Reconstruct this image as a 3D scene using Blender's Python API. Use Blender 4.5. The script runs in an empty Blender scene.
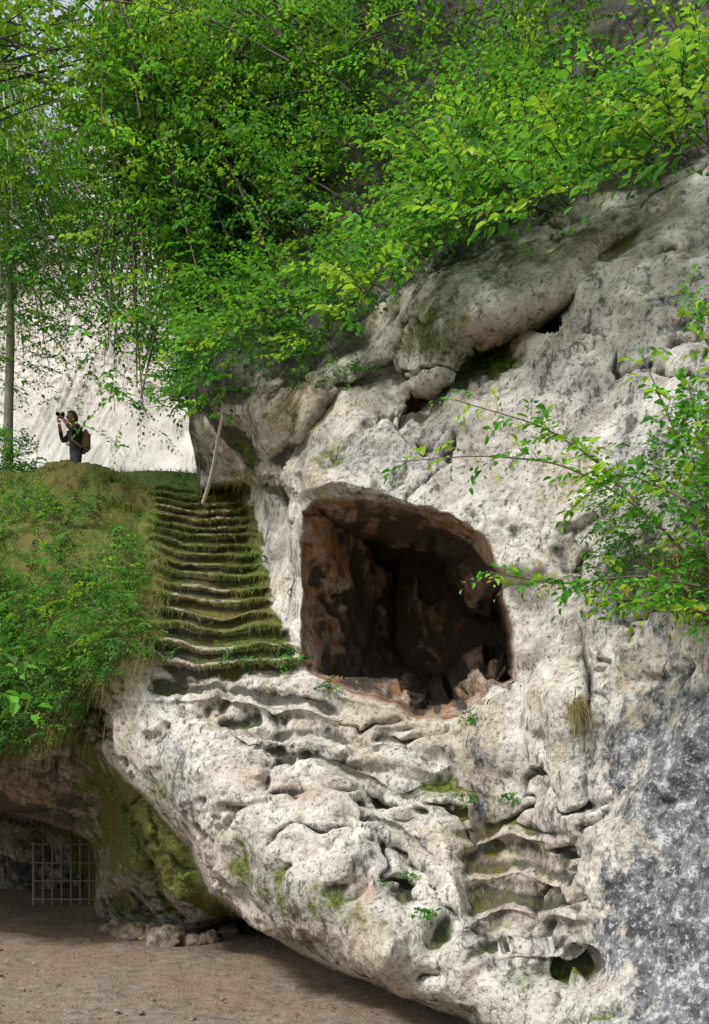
import bpy, math, numpy as np
from mathutils import Vector
rng=np.random.default_rng(7)
F=770.0; CX=354.5; HV=830.0; CZ=1.6
def W(u,v,y):
    u=np.asarray(u,float);v=np.asarray(v,float);y=np.asarray(y,float)
    return np.stack([(u-CX)/F*y, y+0*u, CZ+(HV-v)/F*y],-1)
# ---------------- noise -----------------
def _h(i,j,k,s):
    n=(i*374761393+j*668265263+k*2147483647+s*974634777)&0xffffffff
    n=((n^(n>>13))*1274126177)&0xffffffff
    n=((n^(n>>16))*2246822519)&0xffffffff
    return ((n^(n>>15))&0xffffff)/float(0xffffff)
def vn(p,s=0):
    p=p+1000.0
    i=np.floor(p).astype(np.int64); f=p-i; f=f*f*f*(f*(f*6-15)+10)
    r=0
    for a in (0,1):
        wa=f[...,0] if a else 1-f[...,0]
        for b in (0,1):
            wb=f[...,1] if b else 1-f[...,1]
            for c in (0,1):
                wc=f[...,2] if c else 1-f[...,2]
                r=r+wa*wb*wc*_h(i[...,0]+a,i[...,1]+b,i[...,2]+c,s)
    return r*2-1
def fbm(p,fr,o=4,s=0,g=0.5):
    r=0;a=1;t=0
    for k in range(o):
        r=r+a*vn(p*fr+k*17.3,s+k); t+=a; a*=g; fr*=2.07
    return r/t
def ridged(p,fr,o=3,s=0):
    r=0;a=1;t=0
    for k in range(o):
        r=r+a*(1-2*np.abs(vn(p*fr+k*11.1,s+k))); t+=a;a*=.5;fr*=2.1
    return r/t
def ss(a,b,x):
    t=np.clip((x-a)/(b-a),0,1); return t*t*(3-2*t)
def sdf(poly,U,V):
    d=np.full(U.shape,1e9); ins=np.zeros(U.shape,bool); n=len(poly)
    for i in range(n):
        x1,y1=poly[i];x2,y2=poly[(i+1)%n]
        ex,ey=x2-x1,y2-y1; wx,wy=U-x1,V-y1
        t=np.clip((wx*ex+wy*ey)/(ex*ex+ey*ey+1e-9),0,1)
        d=np.minimum(d,(wx-ex*t)**2+(wy-ey*t)**2)
        c=((y1>V)!=(y2>V))
        xi=(x2-x1)*(V-y1)/(y2-y1+1e-12)+x1
        ins^=(c&(U<xi))
    d=np.sqrt(d); return np.where(ins,-d,d)
def dline(pl,U,V):
    d=np.full(U.shape,1e9)
    for i in range(len(pl)-1):
        x1,y1=pl[i];x2,y2=pl[i+1]
        ex,ey=x2-x1,y2-y1; wx,wy=U-x1,V-y1
        t=np.clip((wx*ex+wy*ey)/(ex*ex+ey*ey+1e-9),0,1)
        d=np.minimum(d,np.hypot(wx-ex*t,wy-ey*t))
    return d
def tps(pts,U,V):
    p=np.array(pts,float); n=len(p); x=p[:,0]/100;y=p[:,1]/100
    def k(r2): return np.where(r2>0,r2*np.log(r2+1e-12),0)
    A=np.zeros((n+3,n+3)); A[:n,:n]=k((x[:,None]-x)**2+(y[:,None]-y)**2)+np.eye(n)*0.02
    A[:n,n]=1;A[:n,n+1]=x;A[:n,n+2]=y;A[n:,:n]=A[:n,n:].T
    w=np.linalg.solve(A,np.r_[p[:,2],0,0,0])
    r=w[n]+w[n+1]*U/100+w[n+2]*V/100
    for i in range(n): r=r+w[i]*k((U/100-x[i])**2+(V/100-y[i])**2)
    return r
def ell(U,V,cu,cv,ru,rv,a=0):
    a=math.radians(a);c,s=math.cos(a),math.sin(a)
    x=(U-cu)*c+(V-cv)*s; y=-(U-cu)*s+(V-cv)*c
    return np.exp(-((x/ru)**2+(y/rv)**2))
def blur(a,n=2):
    for _ in range(n):
        p=np.pad(a,1,mode='edge'); a=(p[:-2,1:-1]+p[2:,1:-1]+p[1:-1,:-2]+p[1:-1,2:]+p[1:-1,1:-1]*2)/6
    return a
def box(a,k):
    for ax in (0,1):
        p=np.pad(a,[(k+1,k) if i==ax else (0,0) for i in (0,1)],mode='edge');c=np.cumsum(p,axis=ax)
        a=(np.take(c,range(2*k+1,c.shape[ax]),axis=ax)-np.take(c,range(0,c.shape[ax]-2*k-1),axis=ax))/(2*k+1)
    return a
# ---------------- mesh helpers -----------------
def mk(name,verts,faces,mat=None,attrs=None,smooth=True,parent=None):
    me=bpy.data.meshes.new(name)
    verts=np.asarray(verts,np.float32).reshape(-1,3)
    k=faces.shape[1]; nf=len(faces)
    me.vertices.add(len(verts)); me.vertices.foreach_set('co',verts.ravel())
    me.loops.add(nf*k); me.loops.foreach_set('vertex_index',faces.astype(np.int32).ravel())
    me.polygons.add(nf); me.polygons.foreach_set('loop_start',np.arange(0,nf*k,k,dtype=np.int32))
    me.polygons.foreach_set('loop_total',np.full(nf,k,np.int32))
    me.update(calc_edges=True)
    me.polygons.foreach_set('use_smooth',np.full(len(me.polygons),smooth))
    if attrs:
        for an,av in attrs.items():
            av=np.asarray(av,np.float32)
            if av.shape[1]==3: av=np.c_[av,np.ones(len(av))].astype(np.float32)
            at=me.attributes.new(an,'FLOAT_COLOR','POINT'); at.data.foreach_set('color',av.ravel())
    ob=bpy.data.objects.new(name,me); bpy.context.scene.collection.objects.link(ob)
    if mat: me.materials.append(mat)
    if parent: ob.parent=parent
    return ob
def gridfaces(nr,nc,keep=None):
    i=np.arange(nr*nc).reshape(nr,nc)
    f=np.stack([i[:-1,:-1],i[1:,:-1],i[1:,1:],i[:-1,1:]],-1).reshape(-1,4)
    if keep is not None:
        k=keep.ravel(); f=f[k[f].all(1)]
    return f
def compact(P,f,A):
    idx,inv=np.unique(f.ravel(),return_inverse=True)
    return P[idx],inv.reshape(f.shape),A[idx]
def empty(name):
    e=bpy.data.objects.new(name,None); bpy.context.scene.collection.objects.link(e); return e
def tube(path,rad,n=6):
    path=np.asarray(path,float);m=len(path);rad=np.broadcast_to(rad,(m,))
    t=np.gradient(path,axis=0); t/=np.linalg.norm(t,axis=1)[:,None]+1e-9
    ref=np.array([0.3,0.2,1.0]) if abs(t[:,2]).mean()<.8 else np.array([1.,.1,0])
    a=np.cross(t,ref);a/=np.linalg.norm(a,axis=1)[:,None]+1e-9;b=np.cross(t,a)
    th=np.linspace(0,2*np.pi,n,endpoint=False)
    v=path[:,None]+rad[:,None,None]*(np.cos(th)[None,:,None]*a[:,None]+np.sin(th)[None,:,None]*b[:,None])
    v=v.reshape(-1,3); i=np.arange(m*n).reshape(m,n); j=np.roll(i,-1,1)
    f=np.stack([i[:-1],j[:-1],j[1:],i[1:]],-1).reshape(-1,4)
    return v,f
def join(parts):
    V=[];Fa=[];o=0
    for v,f in parts: V.append(v);Fa.append(f+o);o+=len(v)
    return np.concatenate(V),np.concatenate(Fa)
# ---------------- materials -----------------
def newmat(n):
    m=bpy.data.materials.new(n);m.use_nodes=True;nt=m.node_tree;nt.nodes.clear()
    o=nt.nodes.new('ShaderNodeOutputMaterial');return m,nt,o
class N:
    def __init__(s,nt): s.nt=nt
    def __call__(s,t,**k):
        n=s.nt.nodes.new(t)
        for a,b in k.items():
            if a=='ins':
                for q,w in b.items():
                    if hasattr(w,'is_output'): s.nt.links.new(w,n.inputs[q])
                    else: n.inputs[q].default_value=w
            else: setattr(n,a,b)
        return n
    def math(s,op,a,b=0.0,c=0.0,clamp=False): return s('ShaderNodeMath',operation=op,use_clamp=clamp,ins={0:a,1:b,2:c}).outputs[0]
    def noise(s,vec,sc,det=6,rough=.55,dist=0): return s('ShaderNodeTexNoise',ins={'Vector':vec,'Scale':sc,'Detail':det,'Roughness':rough,'Distortion':dist}).outputs['Fac']
    def mix(s,f,a,b):
        n=s('ShaderNodeMix',data_type='RGBA'); 
        for q,w in ((0,f),(6,a),(7,b)):
            if hasattr(w,'is_output'): s.nt.links.new(w,n.inputs[q])
            else: n.inputs[q].default_value=(w if q==0 else (*w,1) if len(w)==3 else w)
        return n.outputs[2]
    def step(s,x,a,b): return s('ShaderNodeMapRange',interpolation_type='SMOOTHSTEP',ins={'Value':x,'From Min':a,'From Max':b}).outputs[0]
def rockmat(name,pale=(.64,.625,.58),mid=(.36,.34,.295),dark=(.05,.048,.04),grime=1.0):
    m,nt,o=newmat(name);n=N(nt)
    geo=n('ShaderNodeNewGeometry');pos=geo.outputs['Position']
    at=n('ShaderNodeAttribute',attribute_name='mask');sep=n('ShaderNodeSeparateColor',ins={0:at.outputs['Color']})
    moss,drk,och=sep.outputs[0],sep.outputs[1],sep.outputs[2]; spk=at.outputs['Alpha']
    mp_=n('ShaderNodeMapping',ins={0:pos,3:(1,1,.45)}).outputs[0]
    n1=n.noise(mp_,1.3,5,.62,.5);n2=n.noise(pos,4.2,5,.68);n3=n.noise(pos,24,4,.72);n5=n.noise(mp_,9,5,.75,.3)
    c=n.mix(n.step(n2,.36,.6),mid,pale)
    c=n.mix(n.math('MULTIPLY',n.step(n1,.5,.60),.65*grime),c,(.34,.285,.18))
    c=n.mix(n.math('MULTIPLY',n.step(n1,.48,.35),.65*grime),c,(.22,.225,.24))
    c=n.mix(n.math('MULTIPLY',n.step(n3,.42,.7),.45),c,(.76,.75,.72))
    bl=n.math('ADD',n5,n.math('MULTIPLY',n.math('SUBTRACT',n1,.5),-.6))
    c=n.mix(n.math('MULTIPLY',n.step(bl,.565,.66),.85*grime),c,(.085,.082,.075))
    c=n.mix(n.math('MULTIPLY',n.step(n3,.45,.35),.7*grime),c,dark)
    c=n.mix(n.math('MULTIPLY',och,n.step(n2,.33,.6)),c,(.32,.17,.075))
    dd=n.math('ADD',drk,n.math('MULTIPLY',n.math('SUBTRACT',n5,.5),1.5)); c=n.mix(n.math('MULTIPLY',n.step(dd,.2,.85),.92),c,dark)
    lf=n.math('ADD',spk,n.math('ADD',n.math('MULTIPLY',n.math('SUBTRACT',n2,.5),1.8),n.math('ADD',n.math('MULTIPLY',n.math('SUBTRACT',n5,.5),2.4),n.math('MULTIPLY',n.math('SUBTRACT',n1,.5),2.4))))
    l2=n.noise(pos,8,6,.78);
    lc=n.mix(n.step(l2,.42,.55),(.04,.044,.052),(.17,.178,.195))
    lc=n.mix(n.step(l2,.56,.61),lc,(.48,.49,.52))
    lc=n.mix(n.math('MULTIPLY',n.step(n3,.56,.62),.75),lc,(.44,.46,.49))
    c=n.mix(n.math('MULTIPLY',n.step(lf,.3,.8),.95),c,lc)
    nz=n('ShaderNodeSeparateXYZ',ins={0:geo.outputs['Normal']}).outputs[2]
    mm=n.math('ADD',n.math('MULTIPLY',moss,1.25),n.math('MULTIPLY',n.math('SUBTRACT',n2,.5),1.5))
    mm=n.math('ADD',mm,n.math('MULTIPLY',nz,.22))
    mc=n.mix(n.step(n3,.35,.65),(.035,.055,.012),(.15,.19,.03))
    mc=n.mix(n.math('MULTIPLY',n.step(n1,.45,.6),.75),mc,(.14,.115,.035))
    c=n.mix(n.step(mm,.4,.9),c,mc)
    hs=n.math('ADD',n.math('MULTIPLY',n5,.5),n.math('MULTIPLY',n3,.30))
    bp=n('ShaderNodeBump',ins={'Strength':1.0,'Distance':.07,'Height':hs})
    b=n('ShaderNodeBsdfPrincipled',ins={'Base Color':c,'Roughness':.9,'Normal':bp.outputs[0],'Specular IOR Level':.25})
    nt.links.new(b.outputs[0],o.inputs[0]);return m
def leafmat(name,tr=.5):
    m,nt,o=newmat(name);n=N(nt)
    at=n('ShaderNodeAttribute',attribute_name='col').outputs['Color']
    b=n('ShaderNodeBsdfPrincipled',ins={'Base Color':at,'Roughness':.5,'Specular IOR Level':.35})
    t=n('ShaderNodeBsdfTranslucent',ins={'Color':n.mix(.35,at,(.26,.58,.03))})
    x=n('ShaderNodeMixShader',ins={0:tr,1:b.outputs[0],2:t.outputs[0]})
    nt.links.new(x.outputs[0],o.inputs[0]);return m
def plain(name,col,rough=.8,var=.3,sc=12,bump=.02,metal=0):
    m,nt,o=newmat(name);n=N(nt);pos=n('ShaderNodeNewGeometry').outputs['Position']
    x=n.noise(pos,sc,4,.65)
    c=n.mix(x,tuple(k*(1-var) for k in col),tuple(min(1,k*(1+var)) for k in col))
    bp=n('ShaderNodeBump',ins={'Strength':.6,'Distance':bump,'Height':x})
    b=n('ShaderNodeBsdfPrincipled',ins={'Base Color':c,'Roughness':rough,'Normal':bp.outputs[0],'Metallic':metal})
    nt.links.new(b.outputs[0],o.inputs[0]);return m
ROCK=rockmat('limestone')
LEAF=leafmat('leaf');GRASS=leafmat('grass_blade',.25)
BARK=plain('bark',(.10,.075,.05),sc=20)
PALEBARK=plain('pale_bark',(.42,.40,.35),sc=14)
# ---------------- main cliff relief -----------------
GS=1.45
us=np.arange(-150,862,GS);vs=np.arange(-160,1112,GS)
U,V=np.meshgrid(us,vs)
ctrl=[(860,1100,3.8),(709,1024,4.3),(709,850,4.6),(709,700,4.8),(709,550,5.1),(709,400,5.8),(709,250,6.6),(709,150,7.2),(709,0,8.8),(860,500,4.4),(860,800,4.1),(860,100,7.6),(860,-150,9.5),
(600,1024,4.8),(600,850,5.35),(600,700,5.8),(600,550,6.1),(600,400,6.4),(600,300,6.8),(600,220,7.3),(600,100,9),(600,-150,11),
(520,1080,5.0),(520,1000,5.3),(520,900,5.95),(520,780,6.5),(500,700,6.8),(530,560,6.6),(450,470,6.9),(450,400,7.2),(450,300,7.6),(450,200,9),(450,0,11),(450,-150,12),
(400,1000,5.6),(400,900,6.1),(400,800,6.9),(400,730,7.1),(400,600,7.3),(400,490,7.3),
(300,960,6.3),(300,860,6.6),(300,760,7.2),(300,700,7.6),(300,650,7.9),(300,520,8.0),(310,430,8.0),(300,360,9),(300,200,11),(300,0,13),(300,-150,14),
(215,890,7.2),(200,800,7.3),(200,715,7.7),(225,660,8.3),(200,580,10.3),(190,490,12.4),(250,500,10.7),(266,600,9.0),(255,440,9.0),(220,400,9.6),(200,250,12),(200,0,15),(150,-150,16),
(130,720,8.3),(125,660,8.4),(130,600,9.3),(122,540,10.8),(80,510,11.5),(60,463,12.5),(130,474,12.5),
(0,760,9.8),(0,650,10),(0,560,10.8),(0,480,12),(-150,600,10),(-150,800,9.5),(-150,480,12)]
Y=tps(ctrl,U,V)
Pn=W(U,V,7.0+0*U)
wn=fbm(Pn,1.3,4,5); wn2=fbm(Pn,3.2,3,8); wn3=fbm(Pn,7,3,12)
# --- carved flight of steps ---
Lc=lambda v: np.interp(v,[486,520,560,610,650,675],[143,148,158,156,146,136])
Rc=lambda v: np.interp(v,[486,520,560,610,650,675],[243,250,254,262,288,312])
tS=(U-Lc(V))/(Rc(V)-Lc(V))
vw=V-6*np.sin(np.pi*np.clip(tS,0,1))+5*wn+2.5*wn2+1.8*wn3+1.2*np.sin(tS*9+V*.05)-5*(tS-.5)
ns=np.array([676,657,643,624,611,595,584,570,560,549,540,529,521.5,512,504.5,497,490,483.])
sI=np.interp(-vw,-ns,np.arange(len(ns)))
idx=np.floor(sI);fr=sI-idx
jit=.05*np.sin(idx*12.9+tS*4)+.04*np.sin(idx*4.1+tS*11)
stY=8.05+.262*(idx-1)+.262*ss(0,.15,fr)+.05*np.sin(np.pi*ss(.15,.8,fr))-.035*ss(.7,.85,fr)+.05*wn2+.04*wn3+jit
stmask=ss(-.10,.08,tS+.10*wn2+.06*wn3)*ss(1.10,.96,tS+.09*wn2+.05*wn3)*ss(483,489,V)*ss(680,664,V+10*wn2+5*wn3)
Y=Y*(1-stmask)+(stY+.1)*stmask
def add(cu,cv,ru,rv,a,d):
    global Y
    Y=Y+d*ell(U,V,cu+0*U,cv,ru,rv,a)
gr=[(422,418),(462,390),(482,352),(530,325),(575,312)]
dg=dline(gr,U+wn*14,V+wn*10)
Y=Y+0.36*np.exp(-(dg/13)**2)
add(498,365,40,32,-25,.55);add(545,326,22,9,-12,.7);add(612,255,40,14,-35,.35)
add(545,285,90,18,-22,-.20);add(430,345,40,40,0,-.15);add(440,300,60,30,-20,-.15);add(400,400,30,20,0,.2)
sh=[(215,470),(262,482),(300,500),(330,492),(380,500),(420,515),(470,540),(500,575)]
dsh=dline(sh,U+wn*6,V+wn*8)
above=ss(8,-8,V-np.interp(U,[p[0] for p in sh],[p[1] for p in sh])-wn*8)
Y=Y-0.30*np.exp(-(dsh/38)**2)*above*ss(250,262,U)
sh2=[(205,400),(250,455),(300,440),(345,395),(400,380)]
Y=Y+0.30*np.exp(-(dline(sh2,U+wn*20,V+wn*20)/10)**2)
add(255,420,28,20,0,-.3);add(330,385,35,22,-10,-.3);add(300,470,50,16,5,-.25);add(370,430,40,20,0,-.2)
Y=Y+0.16*np.exp(-(dline([(590,560),(583,640),(585,700),(578,760)],U+wn*10,V)/9)**2)
Y=Y-0.25*ss(590,575,U)*ss(520,560,U)*ss(660,700,V)*ss(860,780,V)
def nose(pl,d=.28,dec=26,und=.06):
    global Y
    xs=[p[0] for p in pl];ys_=[p[1] for p in pl]
    hh=V-np.interp(U,xs,ys_)-wn*8-wn2*5-3*wn3-2*np.sin(U*.09+pl[0][1])
    win=ss(xs[0]-22,xs[0]+18,U)*ss(xs[-1]+22,xs[-1]-18,U)
    Y=Y+win*(d*np.where(hh<0,np.exp(hh/dec),1)*ss(5,-7,hh)-.04*np.exp(-(hh-5)**2/60)+und*np.exp(-((hh-18)/8)**2))
nose([(150,694),(215,688),(290,698),(335,712)],.3,20)
nose([(215,724),(260,730),(318,742)],.22,20)
nose([(268,768),(300,764),(345,776),(395,800)],.3,30)
nose([(385,812),(430,792),(475,796)],.24,26)
nose([(330,742),(380,752),(440,762)],.2,20)
nose([(455,838),(510,826),(560,838)],.20,30,.05)
nose([(465,874),(515,866),(566,882)],.14,26,.03)
nose([(470,915),(515,904),(570,914)],.20,26,.05)
nose([(470,960),(520,946),(570,952)],.18,26,.03)
nose([(360,826),(400,838),(436,862)],.2,24,.08)
add(405,893,16,28,10,.35);add(440,935,10,22,30,.2);add(578,968,18,14,0,.35);add(430,975,12,6,0,.3)
add(330,800,34,24,20,-.2);add(350,850,34,28,0,-.2);add(230,780,60,50,30,-.15)
add(500,745,26,30,0,-.15);add(440,745,36,18,0,-.15);add(450,870,10,50,-15,-.2);add(395,935,16,40,20,-.25)
add(510,880,46,70,0,.12)
lip=[(-200,800),(0,768),(60,748),(96,700),(106,745),(150,800),(196,845),(214,890),(262,925),(330,966),(400,996),(470,1022),(520,1075),(560,1150),(900,1200),(900,-400),(-200,-400)]
sl=sdf(lip,U+wn*9+wn2*5,V+wn*9+wn2*5)
t=np.clip(1+sl/60,0,1); Y=Y+1.0*(1-np.sqrt(np.clip(1-t*t,0,1)))*ss(620,420,U)
back=tps([(-150,800,11),(0,765,10.4),(50,815,11.6),(90,760,10.2),(150,830,10),(205,885,9.6),(110,830,11.6),(150,900,12),(190,935,11.8),(100,885,13),(0,815,12),(250,945,12),(300,965,12.4),(400,1000,12),(600,1100,10),(-150,900,14),(800,1100,9)],U,V)
gate=[(-250,822),(-40,815),(0,806),(40,815),(75,828),(96,842),(104,870),(100,905),(96,1200),(-250,1200)]
gs_=sdf(gate,U+wn*6,V+wn*6)
back=back+7.5*ss(1,-12,gs_)
back=back+1.2*ell(U,V,235,950,40,22,15)-.6*ell(U,V,130,870,30,30)+.5*ell(U,V,150,850,8,60,-25)
Y=np.where(sl<0,Y,Y+(back-Y)*ss(0,9,sl))
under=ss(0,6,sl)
cave=[(302,512),(316,499),(352,500),(400,505),(450,516),(486,536),(502,570),(508,610),(514,655),(513,680),(492,686),(480,700),(472,716),(440,721),(412,720),(396,706),(350,694),(312,676),(302,660),(304,590)]
wu=U+wn*4+wn2*4+wn3*2.5;wv=V+wn*4+wn2*4+wn3*2.5
sc_=sdf(cave,wu,wv)
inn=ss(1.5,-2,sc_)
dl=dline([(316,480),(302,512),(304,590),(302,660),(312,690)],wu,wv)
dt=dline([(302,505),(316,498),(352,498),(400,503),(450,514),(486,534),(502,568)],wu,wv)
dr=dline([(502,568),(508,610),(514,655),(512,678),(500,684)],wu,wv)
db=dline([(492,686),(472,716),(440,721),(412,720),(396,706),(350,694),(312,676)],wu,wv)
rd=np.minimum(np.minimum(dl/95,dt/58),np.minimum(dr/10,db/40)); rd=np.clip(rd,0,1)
Y=Y+inn*(0.10+2.7*rd**0.9)
P=W(U,V,Y)
du=np.gradient(P,axis=1);dv=np.gradient(P,axis=0)
steep=np.maximum(np.linalg.norm(du,axis=-1),np.linalg.norm(dv,axis=-1))/(Y*GS/F)
Yb=blur(Y,8);Pb=W(U,V,Yb)
nr=np.cross(np.gradient(Pb,axis=1),np.gradient(Pb,axis=0));nr/=np.linalg.norm(nr,axis=-1)[...,None]+1e-12
sg=np.sign((nr*-P).sum(-1)); nr*=sg[...,None]
wp=P+0.3*np.stack([fbm(P,1.1,3,31),fbm(P,1.1,3,32),fbm(P,1.1,3,33)],-1)
f1=fbm(wp,4.5,4,14);f2=ridged(wp,1.5,5,9)
rghn=ss(-.2,.45,fbm(P,.9,2,77))
fac=np.abs(fbm(wp,1.9,4,61))
disp=.20*fbm(wp,.7,3,1)+.05*f2+.10*(fac-.2)*(.4+rghn)+.026*f1*(.3+rghn)+.013*fbm(P,14,3,20)*(.4+rghn)
pf=fbm(wp*np.array([1,1,1.4]),1.9,3,40)
pit=ss(.36,.58,pf); disp=disp-.08*pit
pit2=ss(.36,.55,fbm(wp,7,2,47))*rghn; disp-=.025*pit2
crk=ss(.05,.0,np.abs(fbm(wp*np.array([1,1,1.6]),.8,4,52)))*ss(-.1,.3,fbm(P,.6,2,58)); disp-=.09*crk
amp=np.where(sl>4,1.4,1.0)
amp=amp*np.clip(6/steep,0,1)**1.5
amp=amp*(1-.7*np.exp(-(sc_/10)**2))
amp=blur(amp,5)*(1-.7*stmask)
P=P+nr*(disp*amp)[...,None]
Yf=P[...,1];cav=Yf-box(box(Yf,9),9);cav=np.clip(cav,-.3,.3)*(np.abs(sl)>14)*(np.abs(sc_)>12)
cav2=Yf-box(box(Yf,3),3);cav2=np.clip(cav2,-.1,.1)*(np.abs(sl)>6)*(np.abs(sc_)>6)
edge_keep=[(-400,470),(0,470),(60,463),(130,474),(150,486),(203,490),(205,478),(196,440),(190,390),(180,340),(172,200),(165,100),(155,-400),(1200,-400),(1200,1400),(-400,1400)]
ke=sdf(edge_keep,U,V+(5*wn3+5*wn2)*ss(170,120,U))
keep=ke<0
curt=(ke<28)&(ke>=0)&(V<488)&(U>150)
P[...,1]+=np.where(curt,7*ss(0,24,ke),0); 
P[...,0]+=np.where(curt,-.3*ss(0,24,ke),0)
keep=keep|curt
m_moss=np.zeros(U.shape);m_dark=m_moss.copy();m_och=m_moss.copy();m_spk=m_moss.copy()
mound=[(-200,455),(60,450),(142,470),(148,520),(158,560),(152,620),(136,655),(120,672),(95,700),(60,745),(0,765),(-200,790)]
ms=sdf(mound,U,V)
m_moss=np.maximum(m_moss,ss(14,-8,ms+12*wn2))
pn_=fbm(P,1.6,3,66)
m_moss+=stmask*(.22+.45*ss(.6,.8,fr)+.35*ss(.0,.35,pn_)+.35*ss(.25,.0,tS)+.2*ss(.8,1,tS)-.25*ss(620,665,V))
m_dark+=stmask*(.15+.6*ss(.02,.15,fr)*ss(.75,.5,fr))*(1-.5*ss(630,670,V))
m_och+=stmask*.55
m_moss+=.55*ell(U,V,290,425,60,35)+.5*ell(U,V,440,345,60,30)+.5*ell(U,V,500,365,30,20)+.6*ell(U,V,150,800,40,60,35)+.5*under*(U<230)*(U>70)
m_moss+=.3*ell(U,V,440,790,110,40,20)+.2*ell(U,V,490,880,60,80,0)+.5*ell(U,V,310,905,110,34,22)+.35*ell(U,V,620,230,90,25,-20)+.4*ell(U,V,250,850,30,50,-20)
m_moss+=.28*ell(U,V,470,290,150,70,-20)+.3*ell(U,V,150,672,20,14)+.25*ell(U,V,340,720,90,14,5)
m_moss+=.28*ss(.05,.4,fbm(P,.8,3,104))
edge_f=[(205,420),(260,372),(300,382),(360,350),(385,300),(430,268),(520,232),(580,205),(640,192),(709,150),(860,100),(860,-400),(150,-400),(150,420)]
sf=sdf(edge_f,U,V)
m_moss=np.maximum(m_moss*ss(-20,10,sf),ss(30,-15,sf)*.28); m_dark=np.maximum(m_dark,1.1*ss(20,-12,sf+14*wn2))  # hillside behind the leaves: its shadow is painted into the dark mask
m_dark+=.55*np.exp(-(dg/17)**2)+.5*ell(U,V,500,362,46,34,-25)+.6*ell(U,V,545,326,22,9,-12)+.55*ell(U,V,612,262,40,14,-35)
m_dark+=.5*np.exp(-(dline(sh2,U,V)/12)**2)+.48*inn*ss(0,.6,rd)+.2*inn  # cave interior: depth shade painted into the albedo, deeper than the light alone gives
m_dark+=.25*ell(U,V,405,890,30,40,10)+.45*ell(U,V,575,960,30,25)+.3*ell(U,V,330,910,80,22,25)+.25*ell(U,V,500,870,60,100)
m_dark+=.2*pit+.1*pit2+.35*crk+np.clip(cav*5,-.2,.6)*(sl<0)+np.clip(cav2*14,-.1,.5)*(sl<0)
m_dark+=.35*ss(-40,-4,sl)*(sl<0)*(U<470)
m_dark+=.42*ss(.1,.45,fbm(P*np.array([1.6,1.6,.35]),1.3,3,71))
m_moss+=np.clip(cav*3,0,.35)*ss(-.3,.2,fbm(P,.5,2,99))
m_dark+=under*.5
m_och+=.6*ell(U,V,250,775,22,14)+.9*ell(U,V,362,892,14,12)+.7*ell(U,V,300,795,24,8,10)+.6*ell(U,V,490,330,30,14)+1.0*inn+.5*ell(U,V,520,870,50,60)+.9*ell(U,V,20,800,50,22)*under+.35*ell(U,V,300,400,60,40)+.45*ell(U,V,180,860,60,30)+.3*ell(U,V,240,440,40,60)+.35*ell(U,V,300,930,100,25,22)
m_spk=.70*ss(530,730,U+wn*60)*ss(540,850,V+wn*80)+.38*ss(520,700,U+wn*40)*ss(220,330,V)+.14*ss(380,500,U)*ss(700,880,V)+.12*ss(900,980,V)*ss(380,460,U)-.3*under-1.5*inn-1.0*stmask-.25*ss(500,300,U)
m_moss*=(1-inn)
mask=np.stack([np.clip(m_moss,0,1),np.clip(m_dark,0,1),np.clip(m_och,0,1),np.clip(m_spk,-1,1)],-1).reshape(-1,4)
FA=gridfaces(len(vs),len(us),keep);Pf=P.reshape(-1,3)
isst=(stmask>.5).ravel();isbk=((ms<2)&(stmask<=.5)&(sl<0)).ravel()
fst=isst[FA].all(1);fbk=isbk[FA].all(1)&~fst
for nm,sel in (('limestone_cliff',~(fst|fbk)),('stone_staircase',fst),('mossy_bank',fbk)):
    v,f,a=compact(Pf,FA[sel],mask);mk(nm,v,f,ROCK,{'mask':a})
Ysf=P[...,1]
def Ys(u,v):
    i=np.clip(((np.asarray(v)-vs[0])/GS).astype(int),0,len(vs)-1);j=np.clip(((np.asarray(u)-us[0])/GS).astype(int),0,len(us)-1)
    return Ysf[i,j]
# ---------------- ground -----------------
m,nt,o=newmat('dirt');n=N(nt);pos=n('ShaderNodeNewGeometry').outputs['Position']
x1=n.noise(pos,.7,4,.6);x2=n.noise(pos,7,6,.72);x3=n.noise(pos,45,3,.7)
cc=n.mix(n.step(x2,.3,.7),(.15,.115,.08),(.34,.28,.215));cc=n.mix(n.math('MULTIPLY',n.step(x1,.4,.6),.6),cc,(.26,.18,.12))
cc=n.mix(n.math('MULTIPLY',n.step(x1,.45,.3),.5),cc,(.12,.095,.07))
cc=n.mix(n.math('MULTIPLY',n.step(x3,.58,.66),.7),cc,(.5,.45,.38));cc=n.mix(n.math('MULTIPLY',n.step(x3,.43,.34),.7),cc,(.06,.04,.03))
bp=n('ShaderNodeBump',ins={'Strength':.9,'Distance':.08,'Height':n.math('ADD',x2,n.math('MULTIPLY',x3,.3))})
bb=n('ShaderNodeBsdfPrincipled',ins={'Base Color':cc,'Roughness':.9,'Normal':bp.outputs[0]});nt.links.new(bb.outputs[0],o.inputs[0]);DIRT=m
gx=np.sign(np.linspace(-1,1,400))*np.abs(np.linspace(-1,1,400))**2.6*220-4;gy=np.sign(np.linspace(-1,1,400))*np.abs(np.linspace(-1,1,400))**2.6*220+10
GX,GY=np.meshgrid(gx,gy);G=np.stack([GX,GY,0*GX],-1);G[...,2]=.09*fbm(G,.8,3,60)+.04*fbm(G,3,3,61)
mk('dirt_ground',G,gridfaces(400,400),DIRT)
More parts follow.
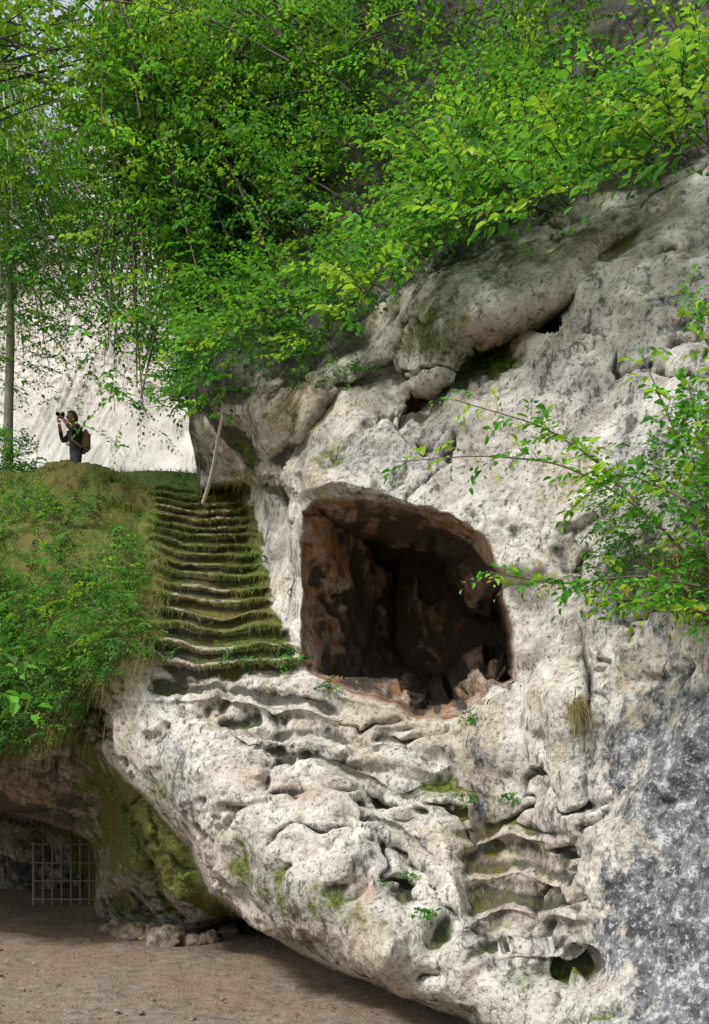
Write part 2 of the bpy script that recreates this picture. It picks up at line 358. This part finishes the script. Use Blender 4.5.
def boulder(c,r,seed,sq=(1,1,.6)):
    th=np.linspace(0,np.pi,26);ph=np.linspace(0,2*np.pi,44,endpoint=False)
    T,Ph=np.meshgrid(th,ph,indexing='ij');p=np.stack([np.sin(T)*np.cos(Ph),np.sin(T)*np.sin(Ph),np.cos(T)],-1)
    q=p*((1+.4*fbm(p+seed,1.3,3,seed)+.2*fbm(p+seed,4,3,seed+4))*r)[...,None]
    q=q*np.array(sq)+np.array(c)
    i=np.arange(26*44).reshape(26,44);j=np.roll(i,-1,1)
    return q.reshape(-1,3),np.stack([i[:-1],i[1:],j[1:],j[:-1]],-1).reshape(-1,4)
parts=[]
for k in range(130):
    if k<20:
        u=rng.uniform(120,240);y=rng.uniform(10.9,12.4);r=rng.uniform(.05,.32)
    else:
        u=rng.uniform(-60,380);y=rng.uniform(6.3,11.5);r=rng.uniform(.006,.03)
    parts.append(boulder(((u-CX)/F*y,y,r*.1),r,k+100,(1,1,.7)))
v,f=join(parts);mk('rubble_stones',v,f,ROCK,{'mask':np.tile([.25,.5,.7,0],(len(v),1))})
# fallen leaves on the path
# ---------------- gate -----------------
IRON=plain('wrought_iron',(.22,.21,.2),rough=.6,metal=.1)
g=empty('iron_gate');yg=16.5
x0,x1_=(34-CX)/F*yg,(99-CX)/F*yg;zt=CZ+(HV-842)/F*yg
def bar(p,q,r,name,par,mat=IRON,n=8):
    v,f=tube(np.array([p,q]),r,n);return mk(name,v,f,mat,parent=par)
for k,x in enumerate(np.linspace(x0,x1_,8)): bar((x,yg,-.02),(x,yg,zt+(.06 if k%7 else 0)),.022 if k%7 else .035,'bar_%d'%(k+1),g)
for k,z in enumerate(np.linspace(.12,zt-.05,4)): bar((x0,yg-.03,z),(x1_,yg-.03,z),.02,'rail_%d'%(k+1),g)
# ---------------- terrace -----------------
TZ=([11.9,12.4,13,16,30],[6.3,7.05,7.6,8.5,9.6])
tx=np.linspace(-22,-1.6,200);ty=np.linspace(12.1,30,200);TX,TY=np.meshgrid(tx,ty)
G=np.stack([TX,TY,0*TX],-1);G[...,2]=np.interp(TY,*TZ)+.12*fbm(G,.9,4,70)
SOIL=plain('mossy_soil',(.10,.15,.03),sc=8,var=.5,bump=.06)
mk('grassy_terrace',G,gridfaces(200,200),SOIL)
bx=np.linspace(-60,14,300);bz=np.linspace(6,60,300);BX,BZ=np.meshgrid(bx,bz)
top=np.interp(BX,[-60,-14,-11.5,-10.2,-8.5,14],[20,23,24,28,40,58])+2*fbm(np.stack([BX,0*BX,0*BX],-1),.5,3,3)
BZ2=6+(BZ-6)/54*(top-6)
G=np.stack([BX,26+.12*(BZ2-8)+0*BX,BZ2],-1);Gc=G.copy();G[...,1]+=.8*fbm(Gc*np.array([1,1,1]),.25,3,80)+.12*fbm(Gc,1.3,3,85)
PALE=rockmat('pale_limestone',pale=(.85,.84,.82),mid=(.76,.74,.70),dark=(.4,.39,.36),grime=.45)
bm_=np.zeros((300*300,4));hz=ss(13,18,BZ2+3*fbm(Gc,.3,3,5)).ravel();bm_[:,0]=.35*hz;bm_[:,1]=.25*hz;bm_[:,2]=.35*hz;bm_[:,3]=-1
mk('background_cliff',G,gridfaces(300,300),PALE,{'mask':bm_})
# ---------------- foliage -----------------
def nrm(a): return a/(np.linalg.norm(a,axis=-1)[...,None]+1e-9)
def leaves(pos,ax,nor,ln,wd,fold=.25):
    ax=nrm(ax);side=nrm(np.cross(nor,ax));nor=np.cross(ax,side)
    l=ln[:,None];w=wd[:,None]
    b=pos;tip=pos+ax*l-nor*l*.12
    L1=pos+ax*l*.3+side*w*.5+nor*w*fold;L2=pos+ax*l*.68+side*w*.4+nor*w*fold*.8
    R1=pos+ax*l*.3-side*w*.5+nor*w*fold;R2=pos+ax*l*.68-side*w*.4+nor*w*fold*.8
    v=np.stack([b,L1,L2,tip,R2,R1],1).reshape(-1,3)
    i=np.arange(len(pos))[:,None]*6
    f=np.stack([i+np.array([0,3,2,1]),i+np.array([0,5,4,3])],1).reshape(-1,4)
    return v,f
def sprays(name,p0,dirs,L,K,ls,cols,stem=True,droop=.35,seed=0,upn=1.0,sr=.004,asp=.6,parent=None):
    r=np.random.default_rng(seed);N_=len(p0)
    L=np.broadcast_to(L,(N_,));dirs=nrm(dirs)
    t=(np.arange(K)+r.uniform(.2,.8,(N_,K)))/K; t=.12+.88*t
    down=np.array([0,0,-1.])
    pos=p0[:,None]+dirs[:,None]*(t*L[:,None])[...,None]+down*(droop*(t**2)*L[:,None])[...,None]
    tan=nrm(dirs[:,None]+down*(2*droop*t)[...,None])
    up=nrm(np.array([0,0,1.])*upn+r.normal(0,.28,(N_,1,3))+np.array([-.15,-.45,0]))
    side=nrm(np.cross(tan,up+0*tan))
    sgn=np.where((np.arange(K)%2)[None,:]==0,1,-1)*np.ones((N_,1))
    ax=nrm(tan*r.uniform(.4,1,(N_,K,1))+side*sgn[...,None]*r.uniform(.6,1.1,(N_,K,1))+r.normal(0,.2,(N_,K,3))+down*r.uniform(0,.35,(N_,K,1)))
    nor=nrm(up+r.normal(0,.38,(N_,K,3)))
    off=side*sgn[...,None]*r.uniform(0,.35,(N_,K,1))*(ls*2.2)*(1-.5*t[...,None])
    lens=ls*r.uniform(.5,1.3,(N_,K))*(1.1-.35*t)*r.uniform(.7,1.2,(N_,1))
    pp=(pos+off).reshape(-1,3)
    v,f=leaves(pp,ax.reshape(-1,3),nor.reshape(-1,3),lens.ravel(),lens.ravel()*asp*r.uniform(.8,1.2,N_*K))
    c=np.repeat(cols,K,axis=0)*r.uniform(.7,1.3,(N_*K,1))
    yl=r.random(N_*K)<.02; c[yl]=c[yl]*0+np.array([.36,.30,.04])
    c=np.repeat(c,6,axis=0)
    ob=mk(name,v,f,LEAF,{'col':np.clip(c,0,1)},smooth=False,parent=parent)
    if stem:
        S=5;ts=np.linspace(0,1,S)
        sp=p0[:,None]+dirs[:,None]*(ts[None]*L[:,None])[...,None]+down*(droop*(ts[None]**2)*L[:,None])[...,None]
        rad=(sr*(1.2-ts))[None,:,None]
        o=[np.array([1,0,.2]),np.array([-.5,.8,0]),np.array([-.5,-.8,.1])]
        vv=np.stack([sp+rad*q for q in o],2).reshape(-1,3)
        base=(np.arange(N_)*S*3)[:,None,None]+(np.arange(S-1)*3)[None,:,None]
        q=np.arange(3);qn=(q+1)%3
        ff=np.stack([base+q,base+qn,base+qn+3,base+q+3],-1).reshape(-1,4)
        mk(name+'_twigs',vv,ff,BARK,parent=ob if parent is None else parent)
    return ob
def sample(poly,n,r):
    p=np.array(poly);lo=p.min(0);hi=p.max(0);out=[]
    while sum(map(len,out))<n:
        q=r.uniform(lo,hi,(n*2,2));out.append(q[sdf(poly,q[:,0],q[:,1])<0])
    return np.concatenate(out)[:n]
G1=np.array([.045,.19,.022]);G2=np.array([.10,.34,.03]);G3=np.array([.31,.50,.035]);GD=np.array([.02,.08,.017])
def pal(k,r,w):
    a=np.array([GD,G1,G2,G3]);i=r.choice(4,k,p=w);return a[i]*r.uniform(.8,1.2,(k,1))
r=np.random.default_rng(21)
hill=[(170,418),(215,420),(262,368),(300,380),(350,340),(372,295),(430,258),(520,222),(590,190),(640,178),(720,120),(860,60),(860,-120),(140,-120)]
q=sample(hill,6800,r);ys=Ys(q[:,0],q[:,1]);nz=fbm(np.c_[q/48,0*q[:,:1]],1,3,90)
k=nz>.0+.06*r.normal(size=len(nz));inner=(r.random(len(nz))<.26)&~k;k=k|inner
thin=(q[:,0]>430+r.normal(0,40,len(nz)))&(q[:,1]<(q[:,0]-430)*.42)&(r.random(len(nz))<.8);k&=~thin
q=q[k];ys=ys[k];nz=nz[k];inner=inner[k]
off=r.uniform(-.1,1.1,len(q))+np.clip(nz,0,1)*2.4
off[inner]*=.4
p0=W(q[:,0],q[:,1],np.maximum(ys-off,4.5))
dr=np.stack([-.35+r.normal(0,.55,len(q)),-.8+r.normal(0,.4,len(q)),.1+r.normal(0,.4,len(q))],-1)
hc=pal(len(q),r,[.18,.40,.32,.10]);dk=(q[:,0]>430)&(q[:,1]<(q[:,0]-400)*.4);hc[dk]*=.45;hc[inner]*=.5  # inner and upper-right leaves: shade between clumps put into leaf colour
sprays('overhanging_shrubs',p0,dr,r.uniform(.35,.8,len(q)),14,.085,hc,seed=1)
lipz=[(380,300),(440,235),(430,150),(520,110),(640,80),(720,50),(720,150),(640,180),(560,215),(480,250)]
q=sample(lipz,330,r);nz=fbm(np.c_[q/40,0*q[:,:1]],1,3,191);q=q[nz>-.12];p0=W(q[:,0],q[:,1],Ys(q[:,0],q[:,1])-r.uniform(.9,2.0,len(q)))
dr=np.stack([-.7+r.normal(0,.4,len(q)),-.6+r.normal(0,.3,len(q)),.15+r.normal(0,.25,len(q))],-1)
sprays('hornbeam_branches',p0,dr,r.uniform(.6,1.2,len(q)),17,.10,pal(len(q),r,[.0,.25,.4,.35]),seed=2,sr=.006)
def tree(name,base,top,rad,nl,crown,nsp,ls,seed,w,bark=BARK,K=16,spl=.9,lr=.22):
    r=np.random.default_rng(seed);e=empty(name)
    base=np.array(base);top=np.array(top);t=np.linspace(0,1,14)[:,None]
    pth=base+(top-base)*t+.25*np.stack([np.sin(t[:,0]*5+seed),np.cos(t[:,0]*4),0*t[:,0]],-1)*t*(1-t)*2
    v,f=tube(pth,rad*(1-.75*t[:,0]),10);mk('trunk',v,f,bark,parent=e)
    cr=crown(r,nl);parts=[];tips=[]
    for c in cr:
        s=r.uniform(.35,.98);st=base+(top-base)*s
        tt=np.linspace(0,1,8)[:,None];mid=(st+c)/2+np.array([0,0,.35])*r.uniform(.2,1.2)
        pp=(1-tt)**2*st+2*tt*(1-tt)*mid+tt**2*c
        parts.append(tube(pp,rad*lr*(1-.85*tt[:,0])+.004,5));tips.append(pp)
    v,f=join(parts);mk('limbs',v,f,bark,parent=e)
    tips=np.array(tips);a=r.integers(0,nl,nsp);b=r.integers(4,8,nsp)
    p0=tips[a,b]+r.normal(0,.42,(nsp,3));dr=nrm(r.normal(0,1,(nsp,3))*np.array([1,1,.4])+np.array([0,-.3,0]))
    sprays('crown',p0,dr,r.uniform(.5,1,nsp)*spl,K,ls,pal(nsp,r,w),seed=seed,parent=e)
    return e
def crownpoly(poly,y0,y1):
    def fn(r,n):
        q=sample(poly,n,r);return W(q[:,0],q[:,1],r.uniform(y0,y1,n))
    return fn
tree('birch_tree',(-6.3,14,7.9),(-6.6,14.2,17.5),.09,110,crownpoly([(-120,100),(60,100),(150,170),(150,340),(70,372),(0,410),(-120,410)],12.5,15.5),1900,.085,31,[.0,.25,.5,.25],bark=PALEBARK)
tree('beech_tree',(-2.6,14.5,8.2),(-4.2,12.5,17),.16,140,crownpoly([(90,130),(160,20),(260,20),(420,-60),(420,150),(330,280),(240,360),(190,414),(110,405),(75,330)],9.5,12),2500,.085,32,[.0,.25,.5,.25])
tree('maple_tree',(-9.8,12.5,7.3),(-6.8,11,16.5),.14,60,crownpoly([(-120,-60),(30,-60),(60,20),(120,-60),(220,-60),(170,80),(60,110),(10,90),(-120,160)],9.5,12),560,.11,33,[.0,.0,.3,.7],lr=.16)
def scatter_surface(poly,n,r,off=(0,.1)):
    q=sample(poly,n,r);return q,W(q[:,0],q[:,1],Ys(q[:,0],q[:,1])-r.uniform(off[0],off[1],n))
mp=[(-140,470),(60,462),(142,480),(146,520),(158,560),(152,620),(135,660),(95,700),(60,740),(0,755),(-140,780)]
q,p0=scatter_surface([(-140,485),(50,490),(120,510),(145,560),(148,620),(132,660),(104,685),(90,715),(55,742),(0,755),(-140,775)],2700,r,(0,.6))
nz=fbm(np.c_[q/30,0*q[:,:1]],1,3,95);k=(nz>-.1)|((q[:,1]>640)&(nz>-.3));q=q[k];p0=p0[k]
sprays('bank_shrubs',p0,np.stack([.2+r.normal(0,.5,len(q)),-.7+r.normal(0,.3,len(q)),.45+r.normal(0,.4,len(q))],-1),r.uniform(.2,.5,len(q)),14,.05,pal(len(q),r,[.3,.4,.25,.05]),seed=4,droop=.6,sr=.003)
q,p0=scatter_surface([(-100,600),(60,560),(130,600),(120,670),(80,700),(0,720),(-100,740)],170,r,(.05,.4))
sprays('fern_fronds',p0,np.stack([r.normal(0,.7,len(q)),-.6+r.normal(0,.2,len(q)),.7+r.normal(0,.2,len(q))],-1),.55,44,.075,pal(len(q),r,[.0,.4,.5,.1]),seed=44,droop=.8,sr=.004,asp=.25)
n_=620;p0=np.stack([r.uniform(-7.4,-4.6,n_),r.uniform(12.2,13.4,n_),0*r.random(n_)],-1)
hgt=np.interp(p0[:,0],[-7.4,-5.6,-5.2,-4.6],[1.1,.85,.1,.0]);p0[:,2]=np.interp(p0[:,1],*TZ)-.1+r.random(n_)*hgt
sprays('terrace_shrub',p0,np.stack([r.normal(0,.6,n_),-.5+r.normal(0,.3,n_),.3+r.normal(0,.3,n_)],-1),.3,14,.06,pal(n_,r,[.2,.5,.3,0]),seed=5)
def grass(name,p0,ln,cols,seed,dirm=(0,-.5,.8),sp=.5,w=.006,droop=.8):
    r=np.random.default_rng(seed);n_=len(p0)
    d=nrm(np.array(dirm)+r.normal(0,sp,(n_,3)));side=nrm(np.cross(d,r.normal(0,1,(n_,3))))
    l=(ln*r.uniform(.4,1.2,n_))[:,None];ts=[0,.35,.7,1];vv=[]
    for t in ts:
        c=p0+d*l*t+np.array([0,0,-1])*l*droop*t*t
        ww=w*(1-t*.9)
        vv+= [c-side*ww,c+side*ww]
    v=np.stack(vv,1).reshape(-1,3);i=np.arange(n_)[:,None]*8
    f=np.stack([i+np.array([0,1,3,2]),i+np.array([2,3,5,4]),i+np.array([4,5,7,6])],1).reshape(-1,4)
    return mk(name,v,f,GRASS,{'col':np.repeat(np.clip(cols,0,1),8,axis=0)},smooth=False)
q,p0=scatter_surface(mp,22000,r,(-.02,.03))
c=pal(len(q),r,[.1,.45,.33,.12]);dry=fbm(np.c_[q/22,0*q[:,:1]],1,3,5)>.12;c[dry]=np.array([.24,.30,.03])*r.uniform(.6,1.4,(dry.sum(),1))
grass('bank_grass',p0,.13,c,8)
n_=9000;X=r.uniform(-8,-1.75,n_);Yy=r.uniform(12.1,15.5,n_)
p0=np.stack([X,Yy,np.interp(Yy,*TZ)],-1)
grass('terrace_grass',p0,.25,pal(n_,r,[.1,.4,.4,.1]),9,dirm=(0,0,1),droop=.4,w=.008)
tp=[];tc=[]
for (u,v,k,s) in [(577,705,160,7),(690,560,500,22),(700,600,300,18),(245,480,200,14),(110,665,500,20),(210,495,200,12),(143,640,300,8),(150,600,200,7),(150,560,200,7),(80,700,400,16),(60,730,400,16),(20,748,700,30),(-30,755,400,30)]:
    qq=np.c_[r.normal(u,s,k),r.normal(v,s*.35+2,k)];tp.append(W(qq[:,0],qq[:,1],Ys(qq[:,0],qq[:,1])-.05));tc.append(np.array([.28,.23,.08])*r.uniform(.5,1.4,(k,1)))
grass('dry_grass_tufts',np.concatenate(tp),.30,np.concatenate(tc),10,dirm=(0,-.7,.1),droop=1.0,sp=.3,w=.004)
ok=np.argwhere((stmask>.6)&(fr>.7)&(fr<.98));sel=ok[r.choice(len(ok),13000)]
tsel=tS[sel[:,0],sel[:,1]];vsel=V[sel[:,0],sel[:,1]];psel=pn_[sel[:,0],sel[:,1]]
kk=r.random(len(sel))<(.25+.7*np.abs(tsel-.5)*2+1.2*psel)*np.interp(vsel,[490,640,670],[1,.6,.15]);sel=sel[kk]
p0=P[sel[:,0],sel[:,1]]+np.array([0,-.02,0])
c=np.array([.14,.20,.03])*r.uniform(.4,1.5,(len(p0),1));br_=r.random(len(p0))<.4;c[br_]=np.array([.15,.12,.04])
grass('step_moss',p0,.07,c,12,dirm=(0,-.7,.1),w=.005)
# dry leaves and litter caught on treads and on the path
n_=500;u=r.uniform(-60,420,n_);y=r.uniform(6.4,12,n_);pp=np.stack([(u-CX)/F*y,y,np.full(n_,.035)],-1);pp[:,2]+=.09*fbm(pp*np.array([1,1,0]),.8,3,60)+.04*fbm(pp*np.array([1,1,0]),3,3,61)-.02
ax=r.normal(0,1,(n_,3))*np.array([1,1,.1]);v,f=leaves(pp,ax,np.array([0,0,1.])+r.normal(0,.25,(n_,3)),r.uniform(.02,.05,n_),r.uniform(.015,.03,n_))
mk('leaf_litter',v,f,GRASS,{'col':np.repeat(np.array([.24,.15,.06])*r.uniform(.3,1.6,(n_,1)),6,axis=0)},smooth=False)
sp_=[];
for (u,v,k,s) in [(500,368,30,10),(470,722,10,5),(505,800,8,5),(430,915,8,6),(290,660,24,12),(240,655,20,18),(330,690,8,8),(470,800,6,6),(620,560,30,14),(405,880,6,8),(355,372,20,10),(310,385,25,12),(150,640,20,8),(150,560,16,8),(148,520,14,8),(165,655,12,10),(250,560,6,5),(245,510,8,5)]:
    sp_.append(np.c_[r.normal(u,s,k),r.normal(v,s*.6,k)])
q=np.concatenate(sp_);p0=W(q[:,0],q[:,1],Ys(q[:,0],q[:,1])-.06)
sprays('crevice_plants',p0,np.stack([r.normal(0,.5,len(q)),-.6+r.normal(0,.3,len(q)),.5+r.normal(0,.3,len(q))],-1),.13,8,.042,pal(len(q),r,[.2,.5,.3,.0]),seed=6,sr=.002)
e=empty('rock_face_shrub');parts=[];P0=[];D0=[]
for br in [[(730,600,4.6),(640,505,5.0),(560,462,5.3),(480,455,5.6),(395,462,5.9)],[(640,505,5.0),(590,455,5.2),(540,425,5.4),(455,400,5.7)],[(730,560,4.5),(690,470,4.7),(670,420,4.8),(640,350,5.1)],[(720,590,4.6),(640,575,4.8),(560,585,5.0),(490,572,5.2)],[(730,620,4.5),(660,600,4.6),(610,600,4.8)],[(740,520,4.5),(700,440,4.6),(690,390,4.8)],[(730,620,4.4),(690,500,4.6),(620,470,4.8),(580,500,5)],[(740,400,5.2),(700,330,5.4),(690,290,5.6)]]:
    b_=np.array(br);P3=W(b_[:,0],b_[:,1],b_[:,2]);tt=np.linspace(0,len(br)-1,24)
    pp=np.stack([np.interp(tt,range(len(br)),P3[:,a]) for a in range(3)],-1)
    for _ in range(3): pp[1:-1]=(pp[:-2]+pp[1:-1]*2+pp[2:])/4
    parts.append(tube(pp,np.linspace(.010,.003,24),5))
    tg=np.gradient(pp,axis=0)
    for k in range(3,24,1):
        for _ in range(2 if k<16 else 1):
            P0.append(pp[k]);D0.append(nrm(tg[k])*.8+r.normal(0,.55,3)+np.array([0,-.2,0]))
v,f=join(parts);mk('branches',v,f,BARK,parent=e)
sprays('leaves',np.array(P0),np.array(D0),.20,6,.075,pal(len(P0),r,[0,.2,.45,.35]),seed=7,parent=e,sr=.002,asp=.5)
q=sample([(600,480),(660,430),(709,400),(760,400),(760,630),(690,625),(640,605),(590,590),(580,540)],400,r)
p0=W(q[:,0],q[:,1],Ys(q[:,0],q[:,1])-r.uniform(.02,.35,len(q)))
sprays('inner_leaves',p0,np.stack([-.4+r.normal(0,.5,len(q)),-.6+r.normal(0,.3,len(q)),.2+r.normal(0,.4,len(q))],-1),.25,9,.05,pal(len(q),r,[.3,.4,.25,.05]),seed=8,parent=e,sr=.002,asp=.5)
q=np.array([(-20,655),(-18,690),(-30,670)]);p0=W(q[:,0],q[:,1],np.array([4.4,4.5,4.6]))
sprays('hazel_twig',p0,np.array([[1,-.1,.12],[1,-.2,-.05],[1,-.1,.3]]),.4,7,.11,pal(3,r,[0,.3,.7,0]),seed=14,sr=.004)
# ---------------- pole and rings -----------------
WOOD=plain('weathered_wood',(.6,.56,.48),sc=25)
a_=W(203,503,10.2);b_=W(225,414,8.8);tt=np.linspace(0,1,8)[:,None]
v,f=tube(a_+(b_-a_)*tt+.02*np.c_[np.sin(tt*5),0*tt,0*tt],np.linspace(.024,.017,8),8);mk('wooden_pole',v,f,WOOD)
RING=plain('rusty_iron',(.05,.04,.035),rough=.6)
for (u,v_) in [(291,588),(491,698),(264,555)]:
    y=float(Ys(u,v_))-.06;c0=W(u,v_,y);th=np.linspace(0,2*np.pi,18)
    ring=c0+np.stack([.035*np.cos(th),0*th-.01,.035*np.sin(th)-.05],-1);v1=tube(ring,.006,6);v2=tube(np.array([c0+[0,.12,0],c0+[0,-.02,-.012]]),.008,6)
    v,f=join([v1,v2]);mk('iron_ring',v,f,RING)
# ---------------- person -----------------
def skin(name,verts,edges,rads,root=0,sub=2):
    me=bpy.data.meshes.new(name);me.from_pydata(verts,edges,[]);ob=bpy.data.objects.new(name,me);bpy.context.scene.collection.objects.link(ob)
    md=ob.modifiers.new('s','SKIN');sv=me.skin_vertices[0].data
    for i,rr in enumerate(rads): sv[i].radius=rr if isinstance(rr,tuple) else (rr,rr)
    sv[root].use_root=True
    md.use_smooth_shade=True
    s2=ob.modifiers.new('d','SUBSURF');s2.levels=sub;s2.render_levels=sub
    dg_=bpy.context.evaluated_depsgraph_get();m2=bpy.data.meshes.new_from_object(ob.evaluated_get(dg_))
    bpy.data.objects.remove(ob);o2=bpy.data.objects.new(name,m2);bpy.context.scene.collection.objects.link(o2);return o2
per=empty('standing_person')
bv=[(0,0,.95),(0,0,1.08),(.01,0,1.25),(.01,0,1.40),(.03,0,1.49),(.05,0,1.55),
 (.01,.17,1.40),(.17,.27,1.24),(.29,.11,1.50),(.01,-.17,1.40),(.17,-.27,1.24),(.29,-.11,1.50),
 (0,.09,.90),(.03,.10,.50),(-.02,.11,.09),(.13,.12,.04),(0,-.09,.90),(.01,-.10,.50),(-.05,-.11,.09),(.10,-.13,.04)]
be=[(0,1),(1,2),(2,3),(3,4),(4,5),(3,6),(6,7),(7,8),(3,9),(9,10),(10,11),(0,12),(12,13),(13,14),(14,15),(0,16),(16,17),(17,18),(18,19)]
brd=[(.14,.11),(.13,.10),(.15,.11),(.14,.10),.055,.055,.07,.052,.034,.07,.052,.034,.095,.062,.045,.04,.095,.062,.045,.04]
body=skin('body',bv,be,brd)
SK=plain('skin_tone',(.5,.3,.21),var=.05);JK=plain('dark_jacket',(.05,.048,.055),var=.3);TR=plain('trousers',(.10,.11,.14),var=.2);HA=plain('brown_hair',(.13,.07,.035),sc=60);BT=plain('boots',(.06,.04,.03));BK=plain('camera_black',(.02,.02,.02),rough=.4);BG=plain('tan_backpack',(.42,.27,.18),sc=30)
for mm_ in (JK,TR,SK,BT): body.data.materials.append(mm_)
for p in body.data.polygons:
    c=p.center; p.material_index=0 if c.z>.93 else (1 if c.z>.12 else 3)
    if c.z>1.47 and abs(c.y)<.08 and c.x<.16: p.material_index=2
    if c.z>1.36 and c.x>.22: p.material_index=2
    p.use_smooth=True
body.parent=per
th=np.linspace(0,np.pi,30);ph=np.linspace(0,2*np.pi,40,endpoint=False);T,Ph=np.meshgrid(th,ph,indexing='ij')
h=np.stack([np.sin(T)*np.cos(Ph)*.098,np.sin(T)*np.sin(Ph)*.077,np.cos(T)*.118],-1)
jaw=ss(0,-.11,h[...,2]);h[...,1]*=1-.28*jaw;h[...,0]=h[...,0]*(1-.1*jaw)+.012*jaw
def hb(c,r_,a,axis):
    global h
    d=np.exp(-(((h-np.array(c))**2).sum(-1))/r_**2);h=h+np.array(axis)*a*d[...,None]
hb((.098,0,-.015),.02,.03,(1,0,-.2));hb((.092,.03,.012),.014,-.012,(1,0,0));hb((.092,-.03,.012),.014,-.012,(1,0,0));hb((.085,0,-.055),.018,.008,(1,0,0));hb((.0,.077,0),.02,.02,(0,1,0));hb((.0,-.077,0),.02,-.02,(0,1,0))
i=np.arange(30*40).reshape(30,40);j=np.roll(i,-1,1);hf=np.stack([i[:-1],i[1:],j[1:],j[:-1]],-1).reshape(-1,4)
mk('head',h.reshape(-1,3)+np.array([.075,0,1.63]),hf,SK,parent=per)
hh=h*1.10+.004*fbm(h,60,2,3)[...,None];kh=(h[...,0]<.03)|(h[...,2]>.055);kh&=h[...,2]>-.09
hfk=hf[kh.ravel()[hf].all(1)];mk('hair',hh.reshape(-1,3)+np.array([.068,0,1.64]),hfk,HA,parent=per)
for sgn in (1,-1):
    wr=np.array([.29,.11*sgn,1.50]);vv=[tuple(wr),tuple(wr+[.015,-.02*sgn,.05])];ee=[(0,1)];rr=[.028,(.034,.016)]
    hp=skin('palm',vv,ee,rr);hp.data.materials.append(SK);hp.parent=per
    for k in range(5):
        if k<4:
            b0=wr+np.array([.03-.004*k,-.025*sgn,.035+.018*k]);le=[.075,.082,.077,.06][k]
            pts=[b0,b0+np.array([.02,-.3*le*sgn,.004]),b0+np.array([.01,-.7*le*sgn,.004]),b0+np.array([-.008,-le*sgn,0])]
        else:
            b0=wr+np.array([.0,-.015*sgn,.02]);pts=[b0,b0+np.array([-.01,-.035*sgn,-.008]),b0+np.array([0,-.065*sgn,0])]
        fo=skin('finger_%d'%(k+1),[tuple(x) for x in pts],[(a_,a_+1) for a_ in range(len(pts)-1)],[.010,.0095,.0085,.0075][:len(pts)],sub=1)
        fo.data.materials.append(SK);fo.parent=per
def boxm(name,c,s,mat,bev,par):
    import bmesh
    bm=bmesh.new();bmesh.ops.create_cube(bm,size=1)
    for v in bm.verts: v.co=Vector((c[0]+v.co.x*s[0],c[1]+v.co.y*s[1],c[2]+v.co.z*s[2]))
    bmesh.ops.bevel(bm,geom=bm.edges[:],offset=bev,segments=3,affect='EDGES');me=bpy.data.meshes.new(name);bm.to_mesh(me);bm.free()
    o=bpy.data.objects.new(name,me);bpy.context.scene.collection.objects.link(o);me.materials.append(mat);o.parent=par;return o
boxm('camera_body',(.265,0,1.61),(.06,.14,.09),BK,.012,per)
v,f=tube(np.array([(.28,0,1.61),(.38,0,1.61)]),.035,16);mk('camera_lens',v,f,BK,parent=per)
boxm('backpack',(-.17,0,1.24),(.17,.30,.42),BG,.06,per)
for sgn in (1,-1):
    v,f=tube(np.array([(-.10,.1*sgn,1.44),(.02,.11*sgn,1.49),(.13,.11*sgn,1.38),(.13,.12*sgn,1.15),(-.08,.13*sgn,1.05)]),.018,6);mk('strap',v,f,BG,parent=per)
py=15.0;per.location=((76-CX)/F*py,py,CZ+(HV-413)/F*py-1.75);per.rotation_euler=(0,0,math.radians(-140))
# ---------------- camera, light -----------------
cam=bpy.data.cameras.new('camera');co=bpy.data.objects.new('camera',cam);bpy.context.scene.collection.objects.link(co)
co.location=(0,0,CZ);co.rotation_euler=(math.pi/2,0,0);cam.sensor_fit='VERTICAL';cam.sensor_height=24;cam.lens=24*F/1024;cam.shift_y=(HV-512)/1024;cam.clip_end=1000
bpy.context.scene.camera=co
S=Vector((-.55,-.48,.80)).normalized()
w=bpy.data.worlds.new('World');bpy.context.scene.world=w;w.use_nodes=True;nt=w.node_tree
sk=nt.nodes.new('ShaderNodeTexSky');sk.sky_type='NISHITA';sk.sun_disc=False;sk.sun_elevation=math.asin(S.z);sk.sun_rotation=math.atan2(S.x,S.y);sk.dust_density=4;sk.ozone_density=.6
mx=nt.nodes.new('ShaderNodeMix');mx.data_type='RGBA';mx.inputs[0].default_value=.5;mx.inputs[7].default_value=(6.8,7.0,7.2,1);nt.links.new(sk.outputs[0],mx.inputs[6])
bg=nt.nodes['Background'];bg.inputs[1].default_value=.15;nt.links.new(mx.outputs[2],bg.inputs[0])
sl_=bpy.data.lights.new('sun','SUN');sl_.energy=3.6;sl_.angle=math.radians(10);sl_.color=(1,.97,.91);so=bpy.data.objects.new('sun',sl_);bpy.context.scene.collection.objects.link(so)
so.rotation_euler=S.to_track_quat('Z','Y').to_euler()
bpy.context.scene.view_settings.view_transform='Standard';bpy.context.scene.view_settings.look='None'
